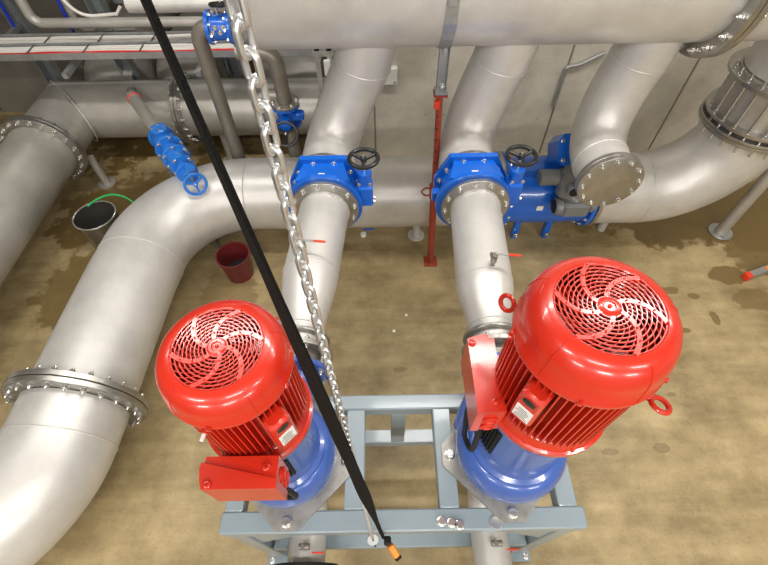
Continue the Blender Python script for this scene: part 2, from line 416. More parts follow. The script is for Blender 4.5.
    for (x, y) in ((x1 - .03, y1 + .055), (x0 + .02, y1 + .012)):
        MB().lathe([(.011, 0), (.011, .005), (.008, .007), (.003, .007), (.003, .003), (0, .003)], B @ M.Translation((x, y, zb1 + (.0 if x > 0 else .006))), 16).build('screw', 'red', bx)
    for zz in (zb0 + .032, zb0 + .082):
        MB().lathe([(.023, 0), (.023, .006), (.019, .008), (.016, .003), (0, .003)], B @ M.Translation((x1, y0 - .058, zz)) @ M.Rotation(PI / 2, 4, 'Y'), 24).build('cable_gland', 'red', bx)
    # orange gland and black cable running down onto the casing
    gp = B @ V((x1 - .03, y0 - .06, zb0 - .01))
    MB().cyl(gp, gp - V((0, 0, .04)), .014, 16, .003).build('gland', 'orange', t)
    q = lambda x, y, z: B @ V((x, y, z))
    cz = zv - .02
    MB().sweep(bez(gp - V((0, 0, .04)), q(x1 + .0, y0 - .06, zb0 - .2), q(x1 - .0, y0 - .045, cz + .0), q(x1 - .09, -v * .93, cz + .035), 12) + bez(q(x1 - .11, -v * .90, cz + .045), q(x1 - .18, -v * .86, cz + .07), q(x0 + .02, -v * .8, cz + .10), q(x0 + .03, -v * .55, cz + .17), 8), .010, 10).build('motor_cable', 'black', t)
    # rating-plate housing
    ra = rot + R_(-44 if rot == 0 else -48); m = X @ M.Rotation(ra, 4, 'Z')
    zc = zl - (.135 if rot == 0 else .115)
    rb = MB(); rb.box((s * .92 + .012, 0, zc), (.055, .062, .15), m, .008); rb.box((s * .88, 0, zc - .09), (.05, .03, .05), m, .005)
    rb_ = rb.build('rating_box', 'red', t)
    lab = MB(); lab.box((s * .92 + .0405, 0, zc - .022), (.002, .046, .062), m); lo = lab.build('rating_label', 'white', rb_)
    ink = MB()
    for k in range(6): ink.box((s * .92 + .0417, -.003 * (k % 2), zc - .045 + k * .0085), (.0006, .036 - .006 * (k % 3), .0022), m)
    ink.build('label_print', 'ink', lo) if False else ink.build('label_print', 'ink', rb_)
    MB().lathe([(.017, 0), (.017, .004), (.010, .006), (0, .006)], m @ M.Translation((s * .92 + .039, 0, zc + .045)) @ M.Rotation(PI / 2, 4, 'Y') @ M.Scale(.65, 4, (1, 0, 0)), 24).build('badge', 'oval', rb_)
    # lifting eyes
    for a in ((R_(-47), R_(140)) if rot else ()):
        m = X @ M.Rotation(a, 4, 'Z') @ M.Translation((s * .98, 0, zl - .05))
        e = MB(); p = m @ V((.035, 0, 0)); e.torus(p, (m.to_3x3() @ (V((0, .35, 1)) if a < 0 else V((.3, 1, .45)))), .021, .0065, 28, 10); e.cyl(m @ V((-.02, 0, 0)), m @ V((.014, 0, 0)), .011, 14)
        e.build('lifting_eye', 'red', t)
    # grease nipple
    a = R_(176) if rot else R_(-100); m = X @ M.Rotation(a, 4, 'Z')
    gn = MB(); gn.cyl(m @ V((s * .95, 0, zl - .012)), m @ V((s * 1.06, 0, zl - .012)), .010, 12); gn.build('nipple_boss', 'red', t)
    MB().cyl(m @ V((s * 1.06, 0, zl - .012)), m @ V((s * 1.17, 0, zl - .012)), .005, 10, .001).build('grease_nipple', 'white', t)
    return t
make_pump(-.394, .503, 0, .160, 1.62, 1.965, 2.065, 'red motor vertical pump behind the hanging chain, terminal box facing front', .195)
make_pump(.486, .522, -PI / 2, .176, 1.67, 2.045, 2.18, 'taller red motor vertical pump with lifting eyes, right end of the frame', .212)

# ------------------------------------------------------------------ suction pipes under the frame
for x, y, lab in ((-.388, .505, 'grey vertical suction pipe below the pump behind the chain'), (.486, .522, 'grey vertical suction pipe below the taller red pump')):
    t = thing('suction_pipe', (x, y, 0), lab, 'pipe', 'suction pipes below the pumps')
    MB().sweep([(x, y, ZF - .004), (x, y, .72)] + arc((x, y - .2, .72), (0, 1, 0), (0, 0, -1), .2, 0, PI / 2, 12) + [(x, -.25, .52)], .088, 32).build('pipe', 'steel', t)
    MB().ring((x, y, ZF - .03), (0, 0, 1), .15, .085, .022).build('flange', 'flange', t)
    f = MB().ring((x, .175 if x < 0 else .02, .52), (0, -1, 0), .15, .085, .03).build('flange', 'black', t)
    f['label'] = 'black flange'
    seam(t, (x, y - .2, .52), (0, 1, 0), .088, .002)
    v = MB(); p = V((x + .0, .235, .605)); v.cyl(p, p + V((0, 0, .06)), .012, 12, .002); v.cyl(p + V((-.02, 0, .045)), p + V((.03, 0, .045)), .014, 12, .002)
    vo = v.build('drain_valve', 'steel_dark', t)
    MB().box((x + .07, .21, .66), (.055, .007, .005), None, .002).build('valve_lever', 'redplastic', vo)
    MB().box((x, -.1, .215), (.06, .06, .43), None, .004).build('support_leg', 'galv', t)

# ------------------------------------------------------------------ discharge pipes
ZD = 1.14
def ball_valve(t, p, to=(1, -.12, 0)):
    p = V(p); v = MB(); v.cyl(p, p + V((0, 0, .035)), .010, 12, .002); v.cyl(p + V((0, 0, .03)), p + V((0, .0, .085)), .015, 12, .003); v.cyl(p + V((-.008, -.03, .058)), p + V((-.008, .03, .058)), .010, 12, .002)
    vo = v.build('drain_valve', 'steel_dark', t); d = V(to).normalized()
    a = p + V((0, 0, .088)); m = at(a, (0, 0, 1)) @ M.Rotation(math.atan2(d.y, d.x), 4, 'Z')
    MB().box((.035, 0, 0), (.07, .010, .004), m).build('valve_stem', 'galv', vo)
    MB().box((.088, 0, 0), (.06, .013, .007), m, .002).build('valve_lever', 'redplastic', vo)
def discharge(x0, x1, lab, L):
    t = thing('discharge_pipe', (x0, 1.0, ZD), lab, 'pipe', 'pump discharge pipes')
    p = [(x0, .965, ZD), (x0, 1.03, ZD), (x0, 1.08, ZD)]; r = [.104, .104, .106]
    for i in range(1, 9):
        q = i / 8; sm = q * q * (3 - 2 * q); p.append((x0 + (x1 - x0) * q * .25, 1.08 + L * q, ZD)); r.append(.106 + .036 * sm)
    p += [(x1, 1.89, ZD)]; r += [.142]
    MB().sweep(p, r, 48).build('pipe', 'steel', t)
    seam(t, (x0 + (x1 - x0) * .25, 1.08 + L, ZD), (0, 1, 0), .142, .003); seam(t, (x0, 1.075, ZD), (0, 1, 0), .106, .0025); seam(t, (x1, 1.855, ZD), (0, 1, 0), .142, .003)
    # long weld
    f = MB().ring((x0, .963, ZD), (0, -1, 0), .150, .095, .024).build('flange', 'flange', t); bolts(f, (x0, .963, ZD), (0, 1, 0), .125, 8, B12, .39)
    MB().ring((x0, 1.015, ZD), (0, 1, 0), .135, .1, .014).build('backing_ring', 'flange', t)
    for k in range(8):
        a = .39 + k * PI / 4; MB().cyl((x0 + .12 * math.cos(a), .872, ZD + .12 * math.sin(a)), (x0 + .12 * math.cos(a), .94, ZD + .12 * math.sin(a)), .008, 8).build('stud', 'bolt', t)
    MB().cyl((x0, .865, ZD), (x0, .945, ZD), .096, 28).build('gasket_spool', 'steel_dark', t)
    f = MB().ring((x1, 1.905, ZD), (0, -1, 0), .196, .13, .026).build('flange', 'flange', t); bolts(f, (x1, 1.879, ZD), (0, -1, 0), .175, 12, B12, .13)
    ball_valve(t, (x1 - .008, 1.345, ZD + .135) if x1 > 0 else (x1 - .06, 1.452, ZD + .135))
discharge(-.392, -.335, 'stainless discharge pipe rising behind the chain to its own blue valve', .33)
discharge(.500, .535, 'stainless discharge pipe behind the taller red pump, red lever on top', .25)

# ------------------------------------------------------------------ blue butterfly valves with handwheel
def handwheel(t, p, d, R, m='blackiron', ns=3, rr=.0125, name='handwheel'):
    w = MB(); w.torus(p, d, R, rr, 40, 10); fm = at(p, d)
    h = w.build(name, m, t)
    for k in range(ns):
        a = 2 * PI * k / ns + .5; e = fm @ V((R * math.cos(a), R * math.sin(a), 0)); c = fm @ V((0, 0, -rr * .8))
        MB().sweep([c, c.lerp(e, .5) + (e - c) * 0, e], [rr * .9, rr * .75, rr * .7], 8).build('wheel_spoke', m, h)
    MB().lathe([(R * .22, -rr * 1.6), (R * .22, rr * .6), (R * .1, rr * .9), (0, rr * .9)], fm, 18).build('wheel_hub', m, h)
    MB().lathe([(R * .1, rr * .7), (R * .08, rr * 1.5), (0, rr * 1.6)], fm, 10).build('wheel_nut', 'bolt', h)
    return h
VX = -.335
vt = thing('butterfly_valve', (VX, 1.99, ZD), 'blue butterfly valve with black handwheel, behind the chain', 'valve', 'blue valves under the upper manifold')
MB().ring((VX, 1.907, ZD), (0, 1, 0), .218, .13, .030).build('flange', 'vblue', vt)
MB().cyl((VX, 1.93, ZD), (VX, 2.11, ZD), .178, 48).build('valve_body', 'vblue', vt)
rf = []
for i in range(33):
    a = R_(-215) + R_(250) * i / 32
    rf.append((.215 * math.cos(a), .215 * math.sin(a)))
rf += [(.125, .222), (-.125, .222)]
# polygon in XZ: keep lower arc and a flat chamfered top
poly = [(.215 * math.cos(R_(a)), .215 * math.sin(R_(a))) for a in range(-180, 1, 8)] + [(.215, .05), (.135, .205), (-.135, .205), (-.215, .05)]
bf = MB().prism(poly, -.018, .018, M.Translation((VX, 2.092, ZD)) @ M.Rotation(PI / 2, 4, 'X')).build('bonnet_flange', 'vblue', vt)
for a in (12, 38, 72, 108, 142, 168): place('bolt', B12, bf, at((VX + .19 * math.cos(R_(a)), 2.074, ZD + .182 * math.sin(R_(a))), (0, -1, 0)))
bt = MB(); bt.prism([(-.15, 0), (.15, 0), (.115, .145), (-.115, .145)], .14, .178, M.Translation((VX, 1.93, ZD))); bt.build('body_top', 'vblue', vt)
MB().box((VX - .005, 1.97, ZD + .1795), (.036, .034, .003)).build('rating_label', 'white', vt)
for sgn in (-1,):
    MB().box((VX - .21, 1.99, ZD), (.05, .05, .07), None, .006).build('side_lug', 'vblue', vt)
gx = VX + .235
gb = MB(); gb.box((gx, 1.99, ZD + .03), (.09, .10, .15), None, .012); gb.cyl((VX + .15, 1.99, ZD + .02), (gx, 1.99, ZD + .02), .045, 24); gb.box((gx, 1.99, ZD + .125), (.062, .07, .06), None, .008)
gbo = gb.build('gearbox', 'vblue', vt)
gc = MB(); gc.cyl((gx, 1.99, ZD + .15), (gx, 1.99, ZD + .19), .042, 24, .004); gc.build('gear_cover', 'vblue', gbo)
for q in ((-.03, -.02), (.03, -.02)): place('bolt', B8, gbo, at((gx + q[0], 1.938, ZD + .155 + q[1]), (0, -1, 0)))
for q in (.0, -.03): place('bolt', B11, gbo, at((gx + .045, 1.99 + q, ZD - .01), (1, 0, 0)))
MB().cyl((gx, 1.99, ZD + .185), (gx, 1.99, ZD + .275), .012, 12).build('wheel_shaft', 'bolt', vt)
handwheel(vt, (gx, 1.99, ZD + .275), (0, 0, 1), .078)
v2 = copy_tree(vt); v2.location.x += .862; v2['label'] = 'blue butterfly valve with black handwheel, beside the red prop'

# ------------------------------------------------------------------ risers into the upper manifold
RR = .166
def riser(x0, x1, lab, blind=False):
    t = thing('riser_pipe', (x0, 2.3, ZD), lab, 'pipe', 'bent risers below the upper manifold')
    y0 = 2.115 if not blind else 2.09
    pts = [(x0, y0, ZD)] + ([(x0, 2.2, ZD)] if blind else []) + ([(x0, 2.16, ZD)] if not blind else []) + bez((x0, 2.25, ZD), (x0, 2.50, ZD), (x0 + (x1 - x0) * .35, 2.56, ZD + .22), (x0 + (x1 - x0) * .78, 2.56, ZD + .50), 18) + [(x1, 2.555, ZD + .76)]
    MB().sweep(pts, RR, 48).build('pipe', 'steel', t)
    d = V(pts[-1]) - V(pts[-2]); seam(t, V(pts[-2]), d, RR, .004); seam(t, (x0, 2.165 if not blind else 2.26, ZD), (0, 1, 0), RR, .004)
    if blind:
        f = MB().lathe([(0, 0), (.187, 0), (.190, .003), (.190, .03), (.187, .032), (0, .032)], at((x0, y0, ZD), (0, -1, 0)), 48).build('blind_flange', 'flange', t)
        bolts(f, (x0, y0 - .032, ZD), (0, -1, 0), .165, 12, B12, .13)
        MB().ring((x0, y0, ZD), (0, 1, 0), .190, RR - .01, .028).build('flange', 'flange', t)
    else:
        MB().ring((x0, 2.111, ZD), (0, 1, 0), .205, RR - .01, .026).build('flange', 'flange', t)
    return t
riser(-.34, -.035, 'stainless bent riser pipe from the blue valve behind the chain')
riser(.53, .745, 'stainless bent riser pipe rising beside the red prop')
riser(1.375, 1.53, 'stainless bent riser pipe closed with a bolted blind flange', True)

# ------------------------------------------------------------------ upper manifold
YM, ZM, RM = 2.55, 2.10, .33
t = thing('upper_manifold', (.4, YM, ZM), 'large stainless horizontal manifold pipe across the top of the view', 'pipe')
mm = MB(); Xa = -.63
mm.lathe([(0, -.10), (.10, -.095), (.2, -.075), (.28, -.045), (.32, -.015), (RM, 0), (RM, 1.71 - Xa)], at((Xa, YM, ZM), (1, 0, 0)), 72)
mm.build('pipe', 'steel', t)
flange(t, (1.68, YM, ZM), (1, 0, 0), .405, RM - .02, .032, 0, B16, .37)
f = MB().ring((1.716, YM, ZM), (1, 0, 0), .405, RM - .02, .032).build('flange', 'flange', t)
bolts(f, (1.68, YM, ZM), (-1, 0, 0), .368, 20, B16, .1); bolts(f, (1.748, YM, ZM), (1, 0, 0), .368, 20, B16, -.1)
mp = MB(); mp.sweep([(1.73, YM, ZM), (1.95, YM, ZM)] + bez((2.02, YM + .01, ZM), (2.32, YM + .05, ZM), (2.63, YM + .15, ZM - .05), (2.63, 2.75, 1.62), 16) + [(2.63, 2.75, 1.45)], [RM, RM] + [RM - .052 * i / 16 for i in range(17)] + [.278], 48)
mp.build('down_bend', 'steel', t)
seam(t, (-.62, YM, ZM), (1, 0, 0), RM, .003); seam(t, (1.62, YM, ZM), (1, 0, 0), RM, .003)

# hanger strap and strut under the manifold
t = thing('pipe_hanger', (.325, 2.42, 1.57), 'galvanised strap and slotted strut under the manifold above the red prop', 'hanger')
st = MB()
for i in range(40):
    a0 = 2 * PI * i / 40; a1 = 2 * PI * (i + 1) / 40; vs = []
    for a in (a0, a1):
        for r in (RM + .002, RM + .008):
            for x in (.305, .365): vs.append((x, YM + r * math.cos(a), ZM + r * math.sin(a)))
    st.add(vs, [(2, 3, 7, 6), (0, 4, 5, 1), (0, 2, 6, 4), (1, 5, 7, 3)])
st.build('strap', 'galv', t)
MB().box((.335, 2.555 - .345, ZM + .03), (.05, .02, .10), None, .004).build('strap_clamp', 'galv', t)
ch = MB()
for dx in (-.026, .026): ch.box((.345 + dx, 2.40, 1.685), (.004, .05, .25))
ch.box((.345, 2.424, 1.685), (.056, .004, .25)); ch.box((.345, 2.376, 1.79), (.02, .003, .04)); 
ch.build('strut_channel', 'galv', t)
MB().box((.345, 2.40, 1.558), (.075, .085, .010)).build('strut_plate', 'galv', t)
place('bolt', B12, t, at((.345, 2.374, 1.60), (0, -1, 0)))
MB().cyl((.345, 2.40, 1.80), (.345, 2.47, 1.80), .012, 12).build('hanger_bolt', 'bolt', t)

# red adjustable prop
t = thing('adjustable_prop', (.385, 2.39, 0), 'rust red adjustable steel prop standing on the floor under the manifold', 'prop')
MB().sweep([(.397, 2.39, .01), (.365, 2.39, .80)], .026, 20).build('outer_tube', 'redoxide', t)
it = MB(); it.sweep([(.367, 2.39, .75), (.340, 2.39, 1.55)], .020, 18); ito = it.build('inner_tube', 'redoxide', t)
for k in range(7):
    z = .9 + k * .085; x = .3655 - .0338 * (z - .75) / .75
    MB().cyl((x, 2.3695, z), (x, 2.368, z), .006, 10).build('pin_hole', 'dark', ito)
MB().box((.397, 2.39, .006), (.11, .11, .012), None, .002).build('base_plate', 'redoxide', t)
c_ = MB(); c_.cyl((.368, 2.39, .74), (.363, 2.39, .86), .034, 20, .003); co = c_.build('screw_collar', 'redoxide', t)
MB().torus((.315, 2.385, .80), (0, 1, 0), .035, .006, 24, 8).build('collar_handle', 'redoxide', co)
MB().box((.342, 2.39, 1.545), (.08, .08, .010), None, .002).build('head_plate', 'redoxide', t)
MB().box((.322, 2.352, 1.50), (.03, .03, .05), None, .003).build('clamp', 'redplastic', t)

# ------------------------------------------------------------------ lower header
YH, ZH, RH = 2.75, .47, .284
t = thing('suction_header', (-.2, YH, 0), 'wide stainless header pipe low behind the pumps, bending towards the front', 'pipe')
be = .70; xe = -1.75
pts = [(.93, YH, ZH), (.2, YH, ZH), (xe + be, YH, ZH)] + arc((xe + be, YH - be, ZH), (0, 1, 0), (-1, 0, 0), be, 0, PI / 2, 18)[1:] + [(xe - .015, 1.9, ZH), (-1.80, 1.02, ZH)]
MB().sweep(pts, RH, 64).build('pipe', 'steel', t)
seam(t, (xe + be, YH, ZH), (1, 0, 0), RH, .004); seam(t, (xe, YH - be, ZH), (0, 1, 0), RH, .004)
dfl = V((xe - .015, 1.9, 0)) - V((-1.80, 1.02, 0))
f = flange(t, (-1.80, 1.02, ZH), dfl, .372, RH - .02, .03, 24, B16, .338)
MB().ring((.905, YH, ZH), (1, 0, 0), .303, RH - .02, .03).build('flange', 'flange', t)
for x in (.29, -.55):
    s_ = MB(); s_.cyl((x, YH - .06, .012), (x, YH - .06, .30), .032, 20); so = s_.build('support_foot', 'steel', t); MB().cyl((x, YH - .06, 0), (x, YH - .06, .014), .075, 24, .003).build('foot_plate', 'steel', so)

t = thing('header_bend', (-1.9, .7, 0), 'wide stainless pipe bend bolted on in the near corner', 'pipe')
dd = dfl.normalized(); p0 = V((-1.803, .98, ZH)); p1 = p0 - dd * .20
rb = .62
e1 = V((dd.y, -dd.x, 0)); cc = p1 - e1 * rb
pts = [p0] + arc(cc, e1, -dd, rb, 0, PI / 2, 18) + [cc - dd * rb - e1 * .12]
MB().sweep(pts, RH, 64).build('pipe', 'steel', t)
seam(t, p1, dd, RH, .004)
flange(t, p0 + dd * .034, -dd, .372, RH - .02, .03, 24, B16, .338, a0=-.1 + PI)
MB().cyl((-2.4, cc.y - rb + .03, 0), (-2.4, cc.y - rb + .03, .25), .04, 16).build('support_foot', 'steel', t)

# ------------------------------------------------------------------ large blue valve with actuators
t = thing('actuated_valve', (1.3, YH, 0), 'large blue motorised valve with grey actuators on the lower header', 'valve')
vb = MB(); vb.lathe([(.20, 0), (.300, 0), (.303, .004), (.303, .034), (.265, .04), (.258, .10), (.268, .2), (.268, .52), (.258, .62), (.265, .67), (.303, .676), (.303, .706), (.300, .71), (.20, .71)], at((.937, YH, ZH), (1, 0, 0)), 64, False, False)
vbo = vb.build('valve_body', 'vblue', t)
bolts(vbo, (.973, YH, ZH), (1, 0, 0), .283, 16, B12, .1); bolts(vbo, (1.61, YH, ZH), (-1, 0, 0), .283, 16, B12, .1)
MB().box((1.21, 2.483, .52), (.05, .006, .045), M.Translation((0, 0, 0))).build('rating_label', 'white', vbo)
for x in (1.15, 1.42):
    MB().box((x, YH - .09, .105), (.05, .06, .21), None, .006).build('valve_foot', 'vblue', t)
    place('bolt', B16, t, at((x, YH - .14, .07), (0, -1, 0)))
GM = at((1.33, 2.64, .92), (.0, -.75, .66))
gb = MB(); gb.prism([(-.10, -.06), (-.06, -.10), (.07, -.10), (.12, -.05), (.12, .07), (.06, .12), (-.06, .12), (-.10, .07)], -.11, .10, GM)
gb.cyl((1.33, 2.74, .70), (1.33, 2.68, .90), .09, 24)
gbo = gb.build('gearbox', 'vblue', t)
for q in ((-.07, .07), (.07, .07), (.07, -.06), (-.06, -.06)): place('bolt', B11, gbo, GM @ M.Translation((q[0], q[1], .10)))
db = MB(); db.box((1.37, 2.53, .77), (.15, .10, .16), None, .015); db.box((1.47, 2.52, .58), (.09, .14, .14), None, .012); db.build('drive_bracket', 'vblue', t)
A = V((1.12, 2.48, .83))
a1 = MB(); a1.cyl(A, A + V((.14, 0, 0)), .058, 28, .008); a1.cyl(A + V((.14, 0, 0)), A + V((.19, 0, 0)), .064, 28, .006); a1.build('actuator_motor', 'grey', t)
C = V((1.335, 2.45, .82))
a2 = MB(); a2.cyl(C - V((0, 0, .12)), C + V((0, 0, .10)), .072, 28, .012); a2.cyl(C + V((0, -.05, 0)), C + V((0, -.12, 0)), .048, 24, .006); a2.box(C + V((.06, 0, 0)), (.08, .09, .09), None, .01); a2.build('actuator_head', 'grey', t)
MB().cyl(C + V((0, -.119, 0)), C + V((0, -.126, 0)), .034, 20).build('actuator_window', 'dark', t)
D = V((1.42, 2.40, .62))
a3 = MB(); a3.box(D, (.20, .13, .13), None, .02); a3.cyl(D + V((-.09, 0, 0)), D + V((-.15, 0, 0)), .066, 28, .01); a3.cyl(D + V((0, 0, .05)), C - V((0, 0, .1)), .05, 20); a3.cyl(D + V((.10, 0, .01)), D + V((.15, 0, .01)), .05, 24, .008)
a3.build('control_unit', 'grey', t)
MB().cyl(D + V((-.149, 0, 0)), D + V((-.155, 0, 0)), .05, 24).build('control_dial', 'dark', t)
for y in (-.04, .0, .04): place('bolt', B8, t, at(D + V((.06, y, .065)), (0, 0, 1)))

# ------------------------------------------------------------------ right header, bend, dismantling joint
t = thing('header_elbow', (2.2, YH, 0), 'stainless pipe sweeping up at right behind the blind flange', 'pipe')
re_ = .58; xv = 2.63
pts = [(1.665, YH, ZH), (xv - re_, YH, ZH)] + arc((xv - re_, YH, ZH + re_), (0, 0, -1), (1, 0, 0), re_, 0, PI / 2, 18)[1:] + [(xv, YH, 1.06)]
MB().sweep(pts, RH, 64).build('pipe', 'steel', t)
MB().ring((1.655, YH, ZH), (1, 0, 0), .303, RH - .02, .03).build('flange', 'flange', t)
seam(t, (xv - re_, YH, ZH), (1, 0, 0), RH, .004); seam(t, (xv, YH, ZH + re_ - .02), (0, 0, 1), RH, .004)
fl = MB().ring((xv, YH, 1.055), (0, 0, 1), .355, RH - .02, .026).build('flange', 'flange', t)
MB().cyl((1.95, YH - .02, 0), (1.95, YH - .02, .22), .035, 18).build('support_foot', 'steel', t)
t = thing('dismantling_joint', (xv, YH, 1.085), 'stainless dismantling joint with long tie rods and bolted rings', 'pipe joint')
MB().cyl((xv, YH, 1.085), (xv, YH, 1.44), RH + .006, 56).build('sleeve', 'steel_dull', t)
f1 = MB().ring((xv, YH, 1.083), (0, 0, 1), .352, RH, .022).build('flange', 'flange', t)
f2 = MB().ring((xv, YH, 1.13), (0, 0, 1), .345, RH, .022).build('flange', 'flange', t)
f3 = MB().ring((xv, YH, 1.40), (0, 0, 1), .352, RH, .026).build('flange', 'flange', t)
for k in range(22):
    a = 2 * PI * k / 22; x, y = xv + .322 * math.cos(a), YH + .322 * math.sin(a)
    if math.sin(a) > .5: continue
    rd = MB().cyl((x, y, 1.00), (x, y, 1.47), .0085, 8).build('tie_rod', 'bolt', t)
    for z, d in ((1.055, -1), (1.152, 1), (1.40, -1), (1.426, 1)): place('nut', B12, rd, at((x, y, z), (0, 0, d)))

# support post at right
t = thing('pipe_support_post', (2.99, 2.67, 0), 'slim grey pipe post with round foot on the wet floor', 'post')
MB().cyl((2.99, 2.67, .012), (2.99, 2.67, 1.75), .047, 28).build('post', 'steel_dull', t)
MB().cyl((2.99, 2.67, 0), (2.99, 2.67, .014), .10, 32, .004).build('foot_plate', 'galv', t)
MB().box((2.77, 2.67, 1.73), (.52, .08, .05)).build('bracket', 'galv', t)

# ------------------------------------------------------------------ far left pipe
YL, ZL, RL = 3.93, .50, .257; XL = -2.97
t = thing('far_suction_pipe', (-2.0, YL, 0), 'wide stainless pipe with mitred corner along the far left', 'pipe')
def miter(pts, r, n=64):
    b = MB(); pts = [V(p) for p in pts]; rings = []
    for i, p in enumerate(pts):
        dprev = (p - pts[i - 1]).normalized() if i else (pts[1] - p).normalized()
        dnext = (pts[i + 1] - p).normalized() if i < len(pts) - 1 else dprev
        nrm = (dprev + dnext).normalized(); side = V((0, 0, 1)).cross(nrm).normalized(); k = 1 / max(nrm.dot(dprev), .3)
        rings.append([p + side * (r * k * math.cos(2 * PI * j / n)) + V((0, 0, 1)) * (r * math.sin(2 * PI * j / n)) for j in range(n)])
    vs = [q for rg in rings for q in rg]; fs = []
    for i in range(len(pts) - 1):
        for j in range(n): fs.append((i * n + j, i * n + (j + 1) % n, (i + 1) * n + (j + 1) % n, (i + 1) * n + j))
    fs.append(tuple(range(n - 1, -1, -1))); fs.append(tuple(range((len(pts) - 1) * n, len(pts) * n)))
    b.add(vs, fs); return b, rings
mb_, rings = miter([(-.34, YL, ZL), (-1.9, YL, ZL), (XL, YL, ZL), (XL - .01, 3.2, ZL), (XL - .09, .6, ZL)], RL)
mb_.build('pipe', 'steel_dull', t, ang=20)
for q in (-.012, .05):
    MB().sweep([p + V((q, -q, 0)) for p in rings[2]], .006, 6, True).build('weld_seam', 'weld', t)
flange(t, (XL - .01, 3.33, ZL), (0, 1, 0), .328, RL - .02, .03, 20, B16, .298); flange(t, (XL - .01, 3.325, ZL), (0, -1, 0), .328, RL - .02, .03, 20, B16, .298)
flange(t, (-1.86, YL, ZL), (-1, 0, 0), .322, RL - .02, .03, 20, B16, .292); flange(t, (-1.855, YL, ZL), (1, 0, 0), .322, RL - .02, .03, 20, B16, .292)
MB().lathe([(0, 0), (.32, 0), (.32, .03), (0, .03)], at((-.34, YL, ZL), (1, 0, 0)), 48).build('end_flange', 'flange', t)
seam(t, (XL - .025, 1.9, ZL), (0, 1, 0), RL, .004)
for (x, y) in ((-2.72, 3.45), (-1.55, 3.78), (-2.2, 3.82)):
    s_ = MB(); s_.cyl((x, y, 0), (x, y, .32), .035, 16); s_.cyl((x, y, 0), (x, y, .015), .08, 24); s_.build('support_foot', 'steel_dull', t)

# pipes behind
for x, lab in ((-2.86, 'shaded pipe running back behind the far left pipe, nearest its mitred corner'), (-2.10, 'shaded pipe running back behind the far left pipe, behind the black strap'), (-1.02, 'shaded pipe running back behind the far left pipe, nearest the left riser')):
    t = thing('rear_branch_pipe', (x, 4.7, 0), lab, 'pipe', 'pipes running back behind the far left pipe')
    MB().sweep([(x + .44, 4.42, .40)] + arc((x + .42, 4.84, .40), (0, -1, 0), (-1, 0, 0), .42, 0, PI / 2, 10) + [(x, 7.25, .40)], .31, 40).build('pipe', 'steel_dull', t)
    seam(t, (x, 4.9, .40), (0, 1, 0), .31, .006); seam(t, (x + .42, 4.42, .40), (1, 0, 0), .31, .006)
    MB().cyl((x, 4.9, 0), (x, 4.9, .12), .05, 14).build('support_foot', 'steel_dull', t)

# ------------------------------------------------------------------ blue gate valve on the thin branch
a = V((-2.21, 3.72, .78)); b = V((-1.36, 2.52, .80)); d = (b - a).normalized(); a2 = b - d * 1.10
t = thing('branch_valve', tuple(a.lerp(b, .6)), 'bright blue gate valve with small blue handwheel on a slim pipe', 'valve')
MB().sweep([a + V((0, .06, -.14)), a + V((-.0, .03, 0)), a + d * .06, a2 + d * .42], .052, 20).build('branch_pipe', 'steel_dull', t)
MB().torus(a + d * .10, d, .053, .006, 24, 6).build('red_band', 'redplastic', t)
MB().sweep([a + V((.04, -.02, -.14)), a + d * .5 + V((-.03, 0, -.28)), b + V((-.12, .0, -.40)), V((-1.46, 2.6, 0))], .028, 14).build('drain_pipe', 'steel_dark', t)
g = MB(); p = lambda k: a2 + d * k
g.cyl(p(.40), p(.425), .10, 28, .003); g.sweep([p(.42), p(.47), p(.55), p(.60)], [.06, .085, .085, .06], 24); g.cyl(p(.585), p(.61), .11, 28, .003)
g.cyl(p(.47) + V((0, 0, .02)), p(.47) + V((0, 0, .12)), .065, 24, .006)
go = g.build('valve_body', 'vblue2', t)
bolts(go, p(.40), -d, .085, 6, B11, .2); bolts(go, p(.61), d, .092, 6, B11, .2); bolts(go, p(.47) + V((0, 0, .12)), (0, 0, 1), .045, 4, B8, .4)
g2 = MB(); g2.cyl(p(.61), p(.70), .062, 24, .004); g2.sweep([p(.70), p(.78), p(.86)], [.075, .07, .05], 24); g2.cyl(p(.72), p(.745), .105, 28, .003); g2.cyl(p(.84), p(.865), .088, 28, .003); g2.cyl(p(.865), p(.95), .045, 20); g2.cyl(p(.95), p(.965), .08, 24, .003)
g2o = g2.build('bonnet', 'vblue2', t); bolts(g2o, p(.745), d, .088, 6, B11, .5); bolts(g2o, p(.865), d, .07, 4, B11, .5)
g3 = MB(); g3.cyl(p(.965), p(1.03), .055, 20, .004); g3.sweep([p(1.0), p(1.0) + V((.03, .0, .08))], .035, 14); g3.build('stem_housing', 'vblue2', t)
handwheel(t, p(1.12), d + V((0, 0, .35)), .075, 'vblue2', 3, .011)
MB().cyl(p(1.02), p(1.12), .013, 10).build('stem', 'bolt', t)
MB().cyl(V((p(.9).x, p(.9).y, 0)), p(.9) - V((0, 0, .04)), .02, 12).build('support_leg', 'steel_dark', t)

# ------------------------------------------------------------------ vertical drain pipe with blue coupling valve, slim riser with black wheel
t = thing('drop_pipe', (-1.17, 3.05, 0), 'slim grey pipe dropping from a small blue coupling at top left', 'pipe')
MB().sweep([(-1.09, 3.05, 1.632), (-1.095, 3.05, 1.632)] + arc((-1.095, 3.05, 1.542), (0, 0, 1), (-1, 0, 0), .09, 0, PI / 2, 8)[1:] + [(-1.185, 3.05, 0)], .052, 24).build('pipe', 'steel_dark', t)
t2 = thing('coupling_valve', (-1.02, 3.05, 1.632), 'small blue bolted coupling at top left beside the chain', 'valve')
g = MB(); g.cyl((-1.10, 3.05, 1.632), (-1.075, 3.05, 1.632), .10, 28, .003); g.cyl((-1.075, 3.05, 1.632), (-.965, 3.05, 1.632), .078, 24); g.cyl((-.965, 3.05, 1.632), (-.94, 3.05, 1.632), .10, 28, .003)
go = g.build('valve_body', 'vblue', t2)
